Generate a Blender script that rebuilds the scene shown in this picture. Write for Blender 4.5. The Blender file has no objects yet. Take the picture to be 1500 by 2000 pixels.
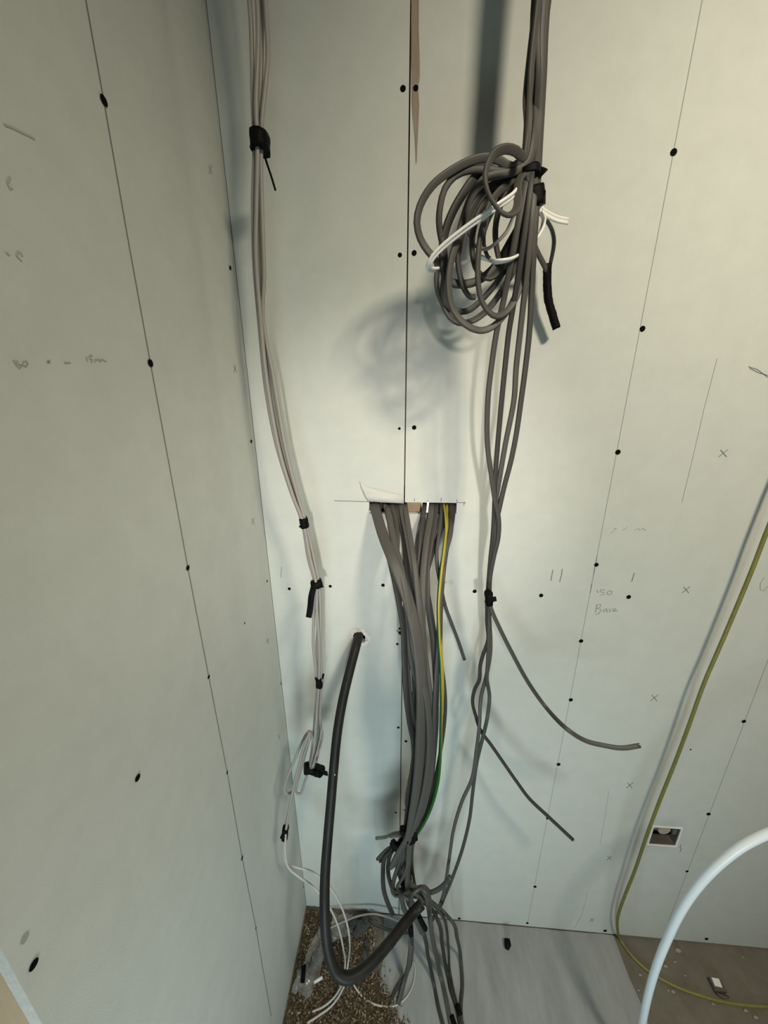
import bpy, bmesh, math, random
from mathutils import Vector, Matrix, noise
random.seed(7)
S = bpy.context.scene
COL = S.collection

# ------------------------------------------------------------------ camera
FPX, PITCH, YAW, ROLL = 691.2, 0.3008, -0.0700, -0.0045      # focal length in pixels of a 1500x2000 frame
CAM = Vector((0.0, -0.70, 1.568))
Fw = Vector((math.sin(YAW)*math.cos(PITCH), math.cos(YAW)*math.cos(PITCH), -math.sin(PITCH)))
R0 = Fw.cross(Vector((0, 0, 1))).normalized(); U0 = R0.cross(Fw)
Rt = R0*math.cos(ROLL) + U0*math.sin(ROLL); Up = U0*math.cos(ROLL) - R0*math.sin(ROLL)
cd = bpy.data.cameras.new('camera'); cam = bpy.data.objects.new('camera', cd); COL.objects.link(cam)
cd.sensor_fit = 'VERTICAL'; cd.sensor_height = 24.0; cd.lens = FPX*24.0/2000.0; cd.clip_start = 0.01
cam.matrix_world = Matrix(((Rt.x, Up.x, -Fw.x, CAM.x), (Rt.y, Up.y, -Fw.y, CAM.y), (Rt.z, Up.z, -Fw.z, CAM.z), (0, 0, 0, 1)))
S.camera = cam

def ray(px, py):
    return Fw*FPX + Rt*(px-750) - Up*(py-1000)

# ------------------------------------------------------------------ light
S.view_settings.view_transform = 'Standard'; S.view_settings.look = 'None'
S.view_settings.gamma = 1.0; S.view_settings.use_curve_mapping = False
S.view_settings.exposure = 0.08
wd = bpy.data.worlds.new('world'); S.world = wd; wd.use_nodes = True
wd.node_tree.nodes['Background'].inputs[0].default_value = (0.72, 0.86, 0.92, 1)
wd.node_tree.nodes['Background'].inputs[1].default_value = 0.035

def point_lamp(name, loc, power, color, radius):
    l = bpy.data.lights.new(name, 'POINT'); l.energy = power; l.color = color; l.shadow_soft_size = radius
    o = bpy.data.objects.new(name, l); COL.objects.link(o); o.location = loc; return o
def area_lamp(name, loc, target, power, color, sx, sy):
    l = bpy.data.lights.new(name, 'AREA'); l.energy = power; l.color = color; l.shape = 'RECTANGLE'; l.size = sx; l.size_y = sy
    o = bpy.data.objects.new(name, l); COL.objects.link(o); o.location = loc
    o.rotation_euler = (Vector(target)-Vector(loc)).to_track_quat('-Z', 'Y').to_euler(); return o
def spot_lamp(name, loc, axis, power, color, half, radius):
    l = bpy.data.lights.new(name, 'SPOT'); l.energy = power; l.color = color; l.spot_size = 2*half; l.spot_blend = 1.0; l.shadow_soft_size = radius
    o = bpy.data.objects.new(name, l); COL.objects.link(o); o.location = loc
    o.rotation_euler = Vector(axis).to_track_quat('-Z', 'Y').to_euler(); return o
# warm ceiling downlight to the right, a work torch behind the photographer, cool daylight from a low window behind
spot_lamp('ceiling_downlight', (0.62, -1.05, 2.42), (0.12, 0.80, -1), 106, (1.0, 0.90, 0.69), 1.18, 0.105)
spot_lamp('work_torch', CAM - ray(710, 890).normalized()*0.85, ray(730, 945), 54, (1.0, 0.93, 0.84), 0.29, 0.03)
wl = area_lamp('window_daylight', (0.05, -1.35, 0.60), (-0.08, 0.0, 0.60), 4.8, (0.76, 0.96, 1.0), 0.45, 0.45)
wl.data.spread = 2.2

# ------------------------------------------------------------------ places
XL = -0.3075          # left wall face (the back wall face is y = 0, the floor z = 0)
X0 = -0.0072          # board joint
BT = 0.0125           # board thickness
CEIL = 2.45
def P(px, py, d=0.0):                       # point at distance d in front of the back wall
    r = ray(px, py); return CAM + r*((-d-CAM.y)/r.y)
def G(px, py, h=0.0):                       # point at height h above the floor
    r = ray(px, py); return CAM + r*((h-CAM.z)/r.z)
def L(px, py, e=0.0):                       # point at distance e in front of the left wall
    r = ray(px, py); return CAM + r*((XL+e-CAM.x)/r.x)

# ------------------------------------------------------------------ materials
MATS = {}
def mat(name, col, rough=0.6, spec=0.5, noise_amt=0.0, noise_scale=20.0, bump=0.0, bump_scale=200.0, col2=None, stretch=None, metallic=0.0, coat=0.0):
    m = bpy.data.materials.new(name); m.use_nodes = True; nt = m.node_tree; b = nt.nodes['Principled BSDF']
    b.inputs['Roughness'].default_value = rough; b.inputs['Specular IOR Level'].default_value = spec
    b.inputs['Metallic'].default_value = metallic; b.inputs['Coat Weight'].default_value = coat
    tc = nt.nodes.new('ShaderNodeTexCoord'); mp = nt.nodes.new('ShaderNodeMapping'); nt.links.new(tc.outputs['Object'], mp.inputs[0])
    if stretch: mp.inputs['Scale'].default_value = stretch
    if noise_amt > 0:
        n = nt.nodes.new('ShaderNodeTexNoise'); n.inputs['Scale'].default_value = noise_scale; n.inputs['Detail'].default_value = 6; n.inputs['Roughness'].default_value = 0.65
        nt.links.new(mp.outputs[0], n.inputs['Vector'])
        cr = nt.nodes.new('ShaderNodeValToRGB'); cr.color_ramp.elements[0].position = 0.5-0.5*0.5; cr.color_ramp.elements[1].position = 0.75
        c2 = col2 if col2 else tuple(c*(1-noise_amt) for c in col)
        cr.color_ramp.elements[0].color = (*c2, 1); cr.color_ramp.elements[1].color = (*col, 1)
        nt.links.new(n.outputs['Fac'], cr.inputs[0]); nt.links.new(cr.outputs[0], b.inputs['Base Color'])
    else:
        b.inputs['Base Color'].default_value = (*col, 1)
    if bump > 0:
        n2 = nt.nodes.new('ShaderNodeTexNoise'); n2.inputs['Scale'].default_value = bump_scale; n2.inputs['Detail'].default_value = 4
        nt.links.new(mp.outputs[0], n2.inputs['Vector'])
        bp = nt.nodes.new('ShaderNodeBump'); bp.inputs['Strength'].default_value = bump; bp.inputs['Distance'].default_value = 0.001
        nt.links.new(n2.outputs['Fac'], bp.inputs['Height']); nt.links.new(bp.outputs[0], b.inputs['Normal'])
    MATS[name] = m; return m
M = MATS
mat('board', (0.565, 0.582, 0.548), 0.85, 0.2, 0.09, 22.0, 0.2, 900)
mat('gypsum', (0.74, 0.73, 0.69), 0.95, 0.1, 0.2, 120, 0.5, 300)
mat('paper_brown', (0.36, 0.29, 0.23), 0.9, 0.1, 0.35, 60, stretch=(3, 3, 0.5))
mat('paper_pale', (0.585, 0.588, 0.545), 0.9, 0.1, 0.10, 60)
mat('pencil', (0.16, 0.165, 0.16), 0.7, 0.3)
mat('pencil_faint', (0.33, 0.345, 0.32), 0.8, 0.2)
mat('scuff', (0.40, 0.41, 0.37), 0.8, 0.2)
mat('marker_green', (0.14, 0.20, 0.18), 0.8, 0.2)
mat('screw_black', (0.002, 0.002, 0.002), 0.8, 0.08)
mat('timber', (0.62, 0.47, 0.30), 0.8, 0.2, 0.25, 25, stretch=(1, 1, 0.15))
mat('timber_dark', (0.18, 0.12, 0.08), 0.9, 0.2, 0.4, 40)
mat('cavity', (0.10, 0.085, 0.07), 0.95, 0.1)
mat('grey_a', (0.057, 0.055, 0.050), 0.52, 0.32, 0.12, 30)
mat('grey_b', (0.076, 0.073, 0.067), 0.52, 0.32, 0.12, 30)
mat('grey_c', (0.036, 0.035, 0.033), 0.52, 0.32, 0.12, 30)
mat('grey_gloss', (0.10, 0.097, 0.09), 0.22, 0.7, 0.12, 30)
mat('grey_pale', (0.30, 0.28, 0.255), 0.45, 0.45, 0.08, 30)
mat('wire_pale', (0.46, 0.45, 0.42), 0.45, 0.4, 0.08, 40)
mat('white_cable', (0.82, 0.81, 0.77), 0.4, 0.5, 0.05, 60)
mat('tape', (0.0018, 0.0018, 0.002), 0.62, 0.12)
mat('black_sheath', (0.007, 0.0072, 0.008), 0.5, 0.2, 0.55, 30, 0.2, 120, col2=(0.024, 0.022, 0.020), stretch=(1, 1, 0.25))
mat('pipe_white', (0.74, 0.80, 0.86), 0.35, 0.5)
mat('earth_green', (0.013, 0.085, 0.011), 0.4, 0.4)
mat('earth_yellow', (0.36, 0.29, 0.025), 0.4, 0.4)
mat('earth_old', (0.225, 0.215, 0.050), 0.5, 0.4, 0.25, 60, col2=(0.15, 0.155, 0.045))
mat('copper', (0.55, 0.25, 0.12), 0.35, 0.5, metallic=1.0)
mat('box_white', (0.86, 0.85, 0.80), 0.6, 0.3)
mat('box_metal', (0.15, 0.138, 0.12), 0.5, 0.5, 0.3, 40)
mat('grommet', (0.42, 0.35, 0.29), 0.7, 0.3)
mat('floor_base', (0.185, 0.172, 0.145), 0.95, 0.15, 0.4, 14, 0.6, 120, col2=(0.120, 0.108, 0.086))
mat('floor_sheet', (0.335, 0.352, 0.360), 0.75, 0.25, 0.4, 6, 0.2, 200, col2=(0.215, 0.222, 0.222), stretch=(3.0, 0.8, 1))
mat('ceiling', (0.5, 0.5, 0.47), 0.9, 0.1)
mat('crumb', (0.30, 0.28, 0.235), 0.95, 0.1)
mat('rubble', (0.075, 0.075, 0.075), 0.8, 0.2, 0.4, 60)
mat('clip_white', (0.72, 0.70, 0.67), 0.6, 0.3)
mat('clip_dark', (0.09, 0.085, 0.075), 0.7, 0.3)
# sawdust: a colour for every flake
m = mat('sawdust', (0.3, 0.2, 0.1), 0.95, 0.1); nt = m.node_tree
g = nt.nodes.new('ShaderNodeNewGeometry'); cr = nt.nodes.new('ShaderNodeValToRGB')
for i, (p, c) in enumerate([(0, (0.050, 0.037, 0.024)), (0.45, (0.105, 0.078, 0.050)), (0.8, (0.19, 0.15, 0.10)), (1.0, (0.36, 0.31, 0.23))]):
    e = cr.color_ramp.elements[i] if i < 2 else cr.color_ramp.elements.new(p)
    e.position = p; e.color = (*c, 1)
nt.links.new(g.outputs['Random Per Island'], cr.inputs[0]); nt.links.new(cr.outputs[0], nt.nodes['Principled BSDF'].inputs['Base Color'])
mat('sawdust_bed', (0.115, 0.085, 0.052), 0.95, 0.1, 0.6, 90, 0.8, 150, col2=(0.045, 0.032, 0.02))
# clear plastic film
m = mat('film', (0.40, 0.40, 0.39), 0.2, 0.5); b = m.node_tree.nodes['Principled BSDF']; b.inputs['Alpha'].default_value = 0.38
# daylight in the next room seen through two gaps behind the cable hole
m = mat('daylight_gap', (1, 1, 1)); b = m.node_tree.nodes['Principled BSDF']
b.inputs['Emission Color'].default_value = (1, 0.99, 0.96, 1); b.inputs['Emission Strength'].default_value = 1.6

# ------------------------------------------------------------------ helpers
def obj(name, bm, material, parent=None, smooth=False):
    me = bpy.data.meshes.new(name); bmesh.ops.recalc_face_normals(bm, faces=bm.faces[:]); bm.to_mesh(me); bm.free()
    for mm in (material if isinstance(material, (list, tuple)) else [material]): me.materials.append(M[mm])
    if smooth:
        for p in me.polygons: p.use_smooth = True
    o = bpy.data.objects.new(name, me); COL.objects.link(o)
    if parent: o.parent = parent
    return o
def tag(o, label, cat, group=None, kind=None):
    o['label'] = label; o['category'] = cat
    if group: o['group'] = group
    if kind: o['kind'] = kind
    return o
def struct(o, label=None):
    o['kind'] = 'structure'
    if label: o['label'] = label
    return o
def empty(name, loc):
    o = bpy.data.objects.new(name, None); COL.objects.link(o); o.location = loc; o.empty_display_size = 0.02; return o
def box(bm, x0, x1, y0, y1, z0, z1):
    vs = [bm.verts.new((x, y, z)) for x in (x0, x1) for y in (y0, y1) for z in (z0, z1)]
    for f in ((0, 1, 3, 2), (4, 6, 7, 5), (0, 4, 5, 1), (2, 3, 7, 6), (0, 2, 6, 4), (1, 5, 7, 3)): bm.faces.new([vs[i] for i in f])
    return vs
def smooth_path(pts, step=0.006):
    """Catmull-Rom through 3D points (centripetal), resampled evenly."""
    p = [Vector(q) for q in pts]
    if len(p) == 2: p = [p[0], p[0].lerp(p[1], 0.5), p[1]]
    q = [p[0]*2-p[1]] + p + [p[-1]*2-p[-2]]
    out = []
    for i in range(1, len(q)-2):
        a, b, c, d = q[i-1], q[i], q[i+1], q[i+2]
        t0 = 0; t1 = t0+max(1e-5, (b-a).length)**.5; t2 = t1+max(1e-5, (c-b).length)**.5; t3 = t2+max(1e-5, (d-c).length)**.5
        n = max(2, int((c-b).length/step))
        for k in range(n):
            t = t1+(t2-t1)*k/n
            A1 = a*((t1-t)/(t1-t0))+b*((t-t0)/(t1-t0)); A2 = b*((t2-t)/(t2-t1))+c*((t-t1)/(t2-t1)); A3 = c*((t3-t)/(t3-t2))+d*((t-t2)/(t3-t2))
            B1 = A1*((t2-t)/(t2-t0))+A2*((t-t0)/(t2-t0)); B2 = A2*((t3-t)/(t3-t1))+A3*((t-t1)/(t3-t1))
            out.append(B1*((t2-t)/(t2-t1))+B2*((t-t1)/(t2-t1)))
    out.append(p[-1]); return out
def twin_profile(w, t, n=20):
    r_ = []
    for i in range(n):
        a = 2*math.pi*i/n; x = 0.5*w*math.cos(a); u = abs(math.cos(a))
        r_.append((x, 0.5*t*math.copysign(1, math.sin(a))*math.sqrt(max(0.0, 1-(2*u-1)**2))*0.85+0.08*t*math.sin(a)))
    return r_
def profile(w, t, n=12, e=0.7):
    """superellipse, w wide, t thick"""
    r = []
    for i in range(n):
        a = 2*math.pi*i/n; c, s = math.cos(a), math.sin(a)
        r.append((0.5*w*math.copysign(abs(c)**e, c), 0.5*t*math.copysign(abs(s)**e, s)))
    return r
def sweep(bm, path, prof, n0=(0, -1, 0), tw=(0, 0), scale=None, midx=None):
    n = len(path); nrm = Vector(n0); rings = []
    L_ = [0]
    for i in range(1, n): L_.append(L_[-1]+(path[i]-path[i-1]).length)
    for i in range(n):
        t = (path[min(i+1, n-1)]-path[max(i-1, 0)])
        t = t.normalized() if t.length > 1e-9 else Vector((0, 0, 1))
        nn = nrm-t*nrm.dot(t)
        if nn.length < 1e-4: nn = t.orthogonal()
        nrm = nn.normalized(); w = t.cross(nrm)
        a = tw[0]+(tw[1]-tw[0])*L_[i]/max(1e-6, L_[-1]); ca, sa = math.cos(a), math.sin(a)
        s = scale(L_[i]/L_[-1]) if scale else 1.0
        rings.append([bm.verts.new(path[i]+(w*ca+nrm*sa)*(x*s)+(nrm*ca-w*sa)*(y*s)) for x, y in prof])
    k = len(prof)
    for i in range(n-1):
        for j in range(k):
            f = bm.faces.new((rings[i][j], rings[i][(j+1) % k], rings[i+1][(j+1) % k], rings[i+1][j])); f.smooth = True
            if midx: f.material_index = midx(j, L_[i])
    for r_, rev in ((rings[0], True), (rings[-1], False)):
        f = bm.faces.new(list(reversed(r_)) if rev else r_)
    return rings
def C(pts):
    """(px, py, d): at distance d off the back wall; (px, py, h, 'f'): at height h; (px, py, e, 'l'): off the left wall; Vector: world"""
    o = []
    for p in pts:
        if isinstance(p, Vector): o.append(p)
        elif len(p) == 3: o.append(P(*p))
        elif p[3] == 'f': o.append(G(*p[:3]))
        else: o.append(L(*p[:3]))
    return o
def cable(name, label, cat, pts, w, t, material, group=None, tw=(0, 0), n0=(0, -1, 0), ends=0, step=0.006, e=0.55, n=16, prof=None):
    path = smooth_path(C(pts), step)
    bm = bmesh.new(); sweep(bm, path, prof or profile(w, t, n, e), n0, tw)
    o = tag(obj(name, bm, material), label, cat, group)
    if ends:                                   # copper cores showing at a cut end
        a = path[-1]; dr = (path[-1]-path[-4]).normalized(); sd = dr.cross(Vector((0, -1, 0))).normalized()
        for k in range(ends):
            off = sd*((k-(ends-1)/2)*w*0.3)
            bm = bmesh.new(); sweep(bm, [a+off-dr*0.002, a+off+dr*0.001, a+off+dr*0.004], profile(0.0018, 0.0018, 6, 1))
            obj('core', bm, 'wire_pale', o)
    return o
def tape(label, pts, w, t, tails=(), rough=0.0006, group=None, tw=0.0, cat='tape'):
    path = smooth_path(C(pts), 0.0035); bm = bmesh.new()
    sweep(bm, path, profile(w, t, 14, 0.8), tw=(tw, tw))
    rnd = random.Random(len(label))
    for v in bm.verts: v.co += Vector((rnd.uniform(-1, 1), rnd.uniform(-1, 1), rnd.uniform(-1, 1)))*rough
    o = tag(obj('tape_wrap', bm, 'tape', smooth=False), label, cat, group)
    for tp, tw_ in tails:
        bm = bmesh.new(); sweep(bm, smooth_path(C(tp), 0.004), profile(tw_, 0.0012, 8, 0.4))
        obj('tape_tail', bm, 'tape', o)
    return o

# ------------------------------------------------------------------ room shell
def board_mesh(u0, u1, v0, v1, holes, to3, th):
    """flat board in (u, v) with rectangular holes; to3(u, v, depth)"""
    us = sorted({u0, u1, *[h[0] for h in holes], *[h[1] for h in holes]}); vs = sorted({v0, v1, *[h[2] for h in holes], *[h[3] for h in holes]})
    us = [u for u in us if u0 <= u <= u1]; vs = [v for v in vs if v0 <= v <= v1]
    bm = bmesh.new(); V = {}
    def vert(i, j, s):
        if (i, j, s) not in V: V[i, j, s] = bm.verts.new(to3(us[i], vs[j], th*s))
        return V[i, j, s]
    def solid(i, j):
        if i < 0 or j < 0 or i >= len(us)-1 or j >= len(vs)-1: return False
        cu, cv = (us[i]+us[i+1])/2, (vs[j]+vs[j+1])/2
        return not any(h[0] < cu < h[1] and h[2] < cv < h[3] for h in holes)
    for i in range(len(us)-1):
        for j in range(len(vs)-1):
            if not solid(i, j): continue
            bm.faces.new([vert(a, b_, 0) for a, b_ in ((i, j), (i+1, j), (i+1, j+1), (i, j+1))])
            bm.faces.new([vert(a, b_, 1) for a, b_ in ((i, j), (i, j+1), (i+1, j+1), (i+1, j))])
            for (di, dj, e0, e1) in ((-1, 0, (i, j), (i, j+1)), (1, 0, (i+1, j), (i+1, j+1)), (0, -1, (i, j), (i+1, j)), (0, 1, (i, j+1), (i+1, j+1))):
                if not solid(i+di, j+dj):
                    f = bm.faces.new([vert(*e0, 0), vert(*e1, 0), vert(*e1, 1), vert(*e0, 1)]); f.material_index = 1
    return bm

RX = 2.3                                       # how far the back wall runs to the right
hz1 = P(800, 981).z; hz0 = P(800, 1004).z; hxa = P(721, 985).x; hxb = P(892, 985).x
bx0, bx1 = P(1271, 1632).x, P(1325, 1632).x; bz1, bz0 = P(1300, 1616).z, P(1300, 1650).z
ph = P(700, 1243)
wall_back = struct(empty('wall_back', (0, 0, 0)), 'back wall of green-grey plasterboard with a vertical joint')
tb = lambda u, v, d: (u, d, v)
holes = [(hxa, hxb, hz0, hz1), (bx0, bx1, bz0, bz1), (ph.x-0.014, ph.x+0.016, ph.z-0.015, ph.z+0.012)]
gap = 0.0012
b1 = obj('plasterboard', board_mesh(XL, X0-gap, 0.006, CEIL, holes, tb, BT), ['board', 'gypsum'], wall_back)
b2 = obj('plasterboard', board_mesh(X0+gap, RX, 0.006, CEIL, holes, tb, BT), ['board', 'gypsum'], wall_back)
# studs and back lining behind the boards
bm = bmesh.new(); box(bm, XL-0.12, RX, 0.110, 0.122, 0, CEIL); obj('back_lining', bm, 'cavity', wall_back)
for sx in (XL+0.022, X0+0.40, X0+0.80, X0+1.2, X0+1.6):
    bm = bmesh.new(); box(bm, sx-0.022, sx+0.022, BT+0.0005, 0.109, 0, CEIL); obj('stud', bm, 'timber_dark', wall_back)
for z0, z1 in ((0, hz0-0.03), (hz1+0.03, CEIL)):
    bm = bmesh.new(); box(bm, X0-0.022, X0+0.022, BT+0.0005, 0.109, z0, z1); obj('stud', bm, 'timber_dark', wall_back)
tx0, tx1 = P(793, 990).x, P(821, 990).x
bm = bmesh.new(); box(bm, tx0, tx1+0.004, 0.030, 0.075, hz0-0.028, hz1+0.028); obj('timber_block', bm, 'timber', wall_back)
bm = bmesh.new(); box(bm, P(880, 990).x, P(880, 990).x+0.03, 0.03, 0.08, hz0-0.028, hz1+0.028); obj('timber_block', bm, 'timber_dark', wall_back)
for a, b_ in ((822, 828), (831, 841)):
    q0 = P(a, 992, -0.095); q1 = P(b_, 992, -0.095)
    bm = bmesh.new(); box(bm, q0.x, q1.x, 0.095, 0.097, q0.z-0.022, q0.z+0.03); obj('daylight_gap', bm, 'daylight_gap', wall_back)

# left wall: board with a tapered edge into the corner, a timber stud and its cut edge at the doorway
YE = -0.560
wall_left = struct(empty('wall_left', (XL, 0, 0)), 'left wall of green-grey plasterboard ending in a cut edge')
bm = bmesh.new(); prof_ = [(0.0, 0.0), (0.0005, 0.0009), (-0.012, 0.0009), (-0.052, 0.0), (YE, 0.0)]
lo = [bm.verts.new((-d, y, 0.006)) for y, d in prof_[1:]]; hi = [bm.verts.new((-d, y, CEIL)) for y, d in prof_[1:]]
lob = [bm.verts.new((-BT, 0, 0.006)), bm.verts.new((-BT, YE, 0.006))]; hib = [bm.verts.new((-BT, 0, CEIL)), bm.verts.new((-BT, YE, CEIL))]
for i in range(3): bm.faces.new((lo[i], lo[i+1], hi[i+1], hi[i]))
bm.faces.new((lob[0], lob[1], hib[1], hib[0]))
f = bm.faces.new((lo[3], lob[1], hib[1], hi[3])); f.material_index = 1
bm.faces.new((lo[0], hi[0], hib[0], lob[0])); bm.faces.new(lo+[lob[1], lob[0]]); bm.faces.new(hi+[hib[1], hib[0]])
lb = obj('plasterboard', bm, ['board', 'gypsum'], wall_left)
bm = bmesh.new(); box(bm, -BT-0.095, -BT-0.0005, YE, YE+0.045, 0, CEIL); obj('stud', bm, 'timber', wall_left)
bm = bmesh.new(); box(bm, -BT-0.095, -BT-0.085, YE+0.045, 0.12, 0, CEIL); obj('back_lining', bm, 'cavity', wall_left)

bm = bmesh.new(); box(bm, XL-0.6, RX, -2.2, 0.12, -0.06, 0.0); floor = struct(obj('floor', bm, 'floor_base'), 'dusty brown-grey floor')
bm = bmesh.new(); box(bm, XL-0.12, RX, -1.6, 0.12, CEIL, CEIL+0.05); struct(obj('ceiling', bm, 'ceiling'), 'plain ceiling above the frame')

# grey protection board lying on the floor
s0, s1 = G(748, 1793), G(1190, 1829)
bm = bmesh.new(); rnd = random.Random(3)
edge = []
N = 22
for i in range(N+1): edge.append((s0.x+(s1.x+0.01-s0.x)*i/N, -0.0012-rnd.uniform(0, 0.0015)))
for i in range(N+1): edge.append((s1.x+0.012+0.05*(i/N)**1.5+rnd.uniform(-.002, .002), -0.004-0.9*i/N))
for i in range(N): edge.append((s0.x+0.05*(1-i/N)+rnd.uniform(-.008, .006), -0.91+0.90*i/N))
vt = [bm.verts.new((x, y, 0.004)) for x, y in edge]; vb = [bm.verts.new((x, y, 0.0005)) for x, y in edge]
bm.faces.new(vt); bm.faces.new(list(reversed(vb)))
for i in range(len(edge)): bm.faces.new((vt[i], vt[(i+1) % len(edge)], vb[(i+1) % len(edge)], vb[i]))
tag(obj('floor_protection_sheet', bm, 'floor_sheet'), 'flat grey protection sheet on the floor along the back wall', 'floor sheet')

# ------------------------------------------------------------------ wall details (parts of the boards)
def screw_mesh():
    bm = bmesh.new(); n = 14
    rings = []
    for r, h in ((1.0, 0.0), (1.0, 0.10), (0.8, 0.16), (0.55, 0.12), (0.2, 0.08)):
        rings.append([bm.verts.new((r*math.cos(2*math.pi*i/n), -h, r*math.sin(2*math.pi*i/n))) for i in range(n)])
    for a, b_ in zip(rings, rings[1:]):
        for i in range(n): bm.faces.new((a[i], a[(i+1) % n], b_[(i+1) % n], b_[i]))
    bm.faces.new(rings[-1])
    bmesh.ops.recalc_face_normals(bm, faces=bm.faces[:])
    me = bpy.data.meshes.new('screw'); bm.to_mesh(me); bm.free(); me.materials.append(M['screw_black']); return me
SM = screw_mesh()
def screw(p, r, parent, left=False):
    o = bpy.data.objects.new('screw', SM); COL.objects.link(o); o.parent = parent
    o.scale = (r, r*0.35 if r > .004 else r*.25, r); o.location = p-parent.parent.location if left else p
    if left: o.rotation_euler = (0, 0, math.pi/2)
for px, py, r in [(787, 173, 4.3), (781, 498, 3.6), (780, 837, 2.6), (776, 1258, 3.2), (776, 1232, 1.6), (778, 1421, 3.4), (773, 1587, 3.2),
                  (565, 1150, 3.6), (645, 1145, 3.6), (748, 1143, 4.0)]:
    screw(P(px, py, 0.0002), r/1000, b1)
for px, py, r in [(812, 172, 4.0), (809, 494, 4.2), (809, 835, 4.2), (793, 1448, 3.6), (791, 1582, 3.2), (1316, 297, 4.8), (1255, 642, 4.6), (1207, 883, 4.8), (1165, 1103, 4.4),
                  (1135, 1252, 4.6), (1115, 1367, 4.6), (1091, 1493, 4.8), (1070, 1598, 4.8), (1045, 1732, 4.6), (1030, 1803, 4.2), (927, 1155, 4.2), (1057, 1163, 4.4), (1228, 1166, 4.6),
                  (1453, 1409, 4.6), (1384, 1590, 5.0), (1342, 1702, 4.0), (897, 1794, 4.6), (1182, 1818, 5.2), (1380, 1834, 5.2), (1349, 1464, 2.0)]:
    screw(P(px, py, 0.0007), r/1000, b2)
for px, py, r in [(203, 196, 4.5), (294, 709, 4.4), (367, 1109, 3.8), (408, 1322, 3.0), (444, 1509, 2.6), (473, 1676, 3.6), (500, 1813, 2.6), (269, 1519, 4.0), (66, 1884, 3.9), (450, 523, 3.4), (491, 862, 3.4),
                  (549, 1335, 2.5), (522, 1135, 2.5), (478, 1217, 2.0), (593, 1732, 3.0)]:
    screw(L(px, py, 0.0009), r/1000, lb, True)
# a scuffed filler patch on the left wall above the lowest screw
bm = bmesh.new(); c = L(48, 1833, 0.0004)-wall_left.location; n = 12
vs = [bm.verts.new((c.x, c.y+0.0036*math.cos(2*math.pi*i/n)*random.uniform(.8, 1.1), c.z+0.0042*math.sin(2*math.pi*i/n)*random.uniform(.8, 1.1))) for i in range(n)]
bm.faces.new(vs); obj('filler_patch', bm, 'pencil_faint', lb)

def strokes(name, polys, surf, parent, material, w=0.0010):
    bm = bmesh.new(); off = parent.parent.location
    for poly in polys:
        pts = [surf(px, py, 0.0005)-off for px, py in poly]
        nrm = Vector((0, -1, 0)) if surf is P else Vector((1, 0, 0))
        prev = None
        for i, p in enumerate(pts):
            t = (pts[min(i+1, len(pts)-1)]-pts[max(i-1, 0)]).normalized(); s = t.cross(nrm)*w*0.5
            cur = (bm.verts.new(p+s), bm.verts.new(p-s))
            if prev: bm.faces.new((prev[0], cur[0], cur[1], prev[1]))
            prev = cur
    return obj(name, bm, material, parent)
# plumb lines over the studs
strokes('pencil_line', [[(1372-.1894*y, y) for y in range(-200, 1810, 50)]], P, b2, 'pencil_faint', 0.0009)
strokes('pencil_line', [[(1372-.1894*y, y) for y in (1085, 1110, 1135, 1160)]], P, b2, 'pencil', 0.0011)
strokes('pencil_line', [[(1500-.381*(y-1290), y) for y in range(900, 1850, 50)]], P, b2, 'pencil_faint', 0.0009)
strokes('pencil_line', [[(1401, 700), (1375, 800), (1352, 900), (1332, 982)]], P, b2, 'pencil_faint', 0.0007)
strokes('pencil_line', [[(1189, 1545), (1181, 1600), (1172, 1650)], [(1148, 1745), (1135, 1790), (1122, 1812)]], P, b2, 'pencil_faint', 0.0006)
strokes('pencil_line', [[(138, -160), (168, 0), (203, 196), (249, 460), (294, 709), (331, 910), (367, 1109), (408, 1322), (444, 1509), (473, 1676), (500, 1813), (513, 1890), (530, 1985)]], L, lb, 'pencil', 0.0014)
# notes on the back wall
strokes('pencil_note', [[(1080, 1113), (1076, 1134)], [(1098, 1111), (1097, 1122), (1093, 1137)], [(1239, 1119), (1234, 1136)]], P, b2, 'pencil', 0.0015)
strokes('pencil_note', [[(550, 1107), (548, 1128)]], P, b1, 'pencil', 0.001)
n1 = strokes('pencil_note', [[(1166, 1152), (1168, 1158)], [(1182, 1152), (1173, 1152), (1172, 1156), (1179, 1157), (1180, 1161), (1171, 1163)], [(1190, 1154), (1185, 1158), (1188, 1162), (1194, 1160), (1196, 1155), (1190, 1154)],
                        [(1166, 1181), (1163, 1196)], [(1164, 1182), (1174, 1180), (1172, 1186), (1165, 1188), (1175, 1191), (1170, 1198), (1162, 1201)], [(1184, 1189), (1179, 1191), (1179, 1196), (1183, 1194), (1185, 1189), (1186, 1196)],
                        [(1194, 1189), (1189, 1191), (1193, 1194), (1189, 1196)], [(1197, 1193), (1203, 1191), (1203, 1188), (1197, 1190), (1197, 1194), (1207, 1193)]], P, b2, 'pencil', 0.0009)
n1['label'] = 'handwritten pencil note reading 150 Base'
strokes('pencil_note', [[(1199, 1032), (1205, 1033), (1198, 1038), (1193, 1042)], [(1215, 1036), (1226, 1030)], [(1240, 1036), (1247, 1032), (1250, 1036), (1255, 1032), (1262, 1036)]], P, b2, 'pencil_faint', 0.0009)
strokes('pencil_note', [[(853, 1132), (851, 1137), (853, 1142)], [(868, 1135), (873, 1140)], [(873, 1135), (868, 1140)], [(880, 1134), (877, 1138), (880, 1142), (884, 1139), (882, 1134), (880, 1134)]], P, b2, 'pencil_faint', 0.0009)
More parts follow.
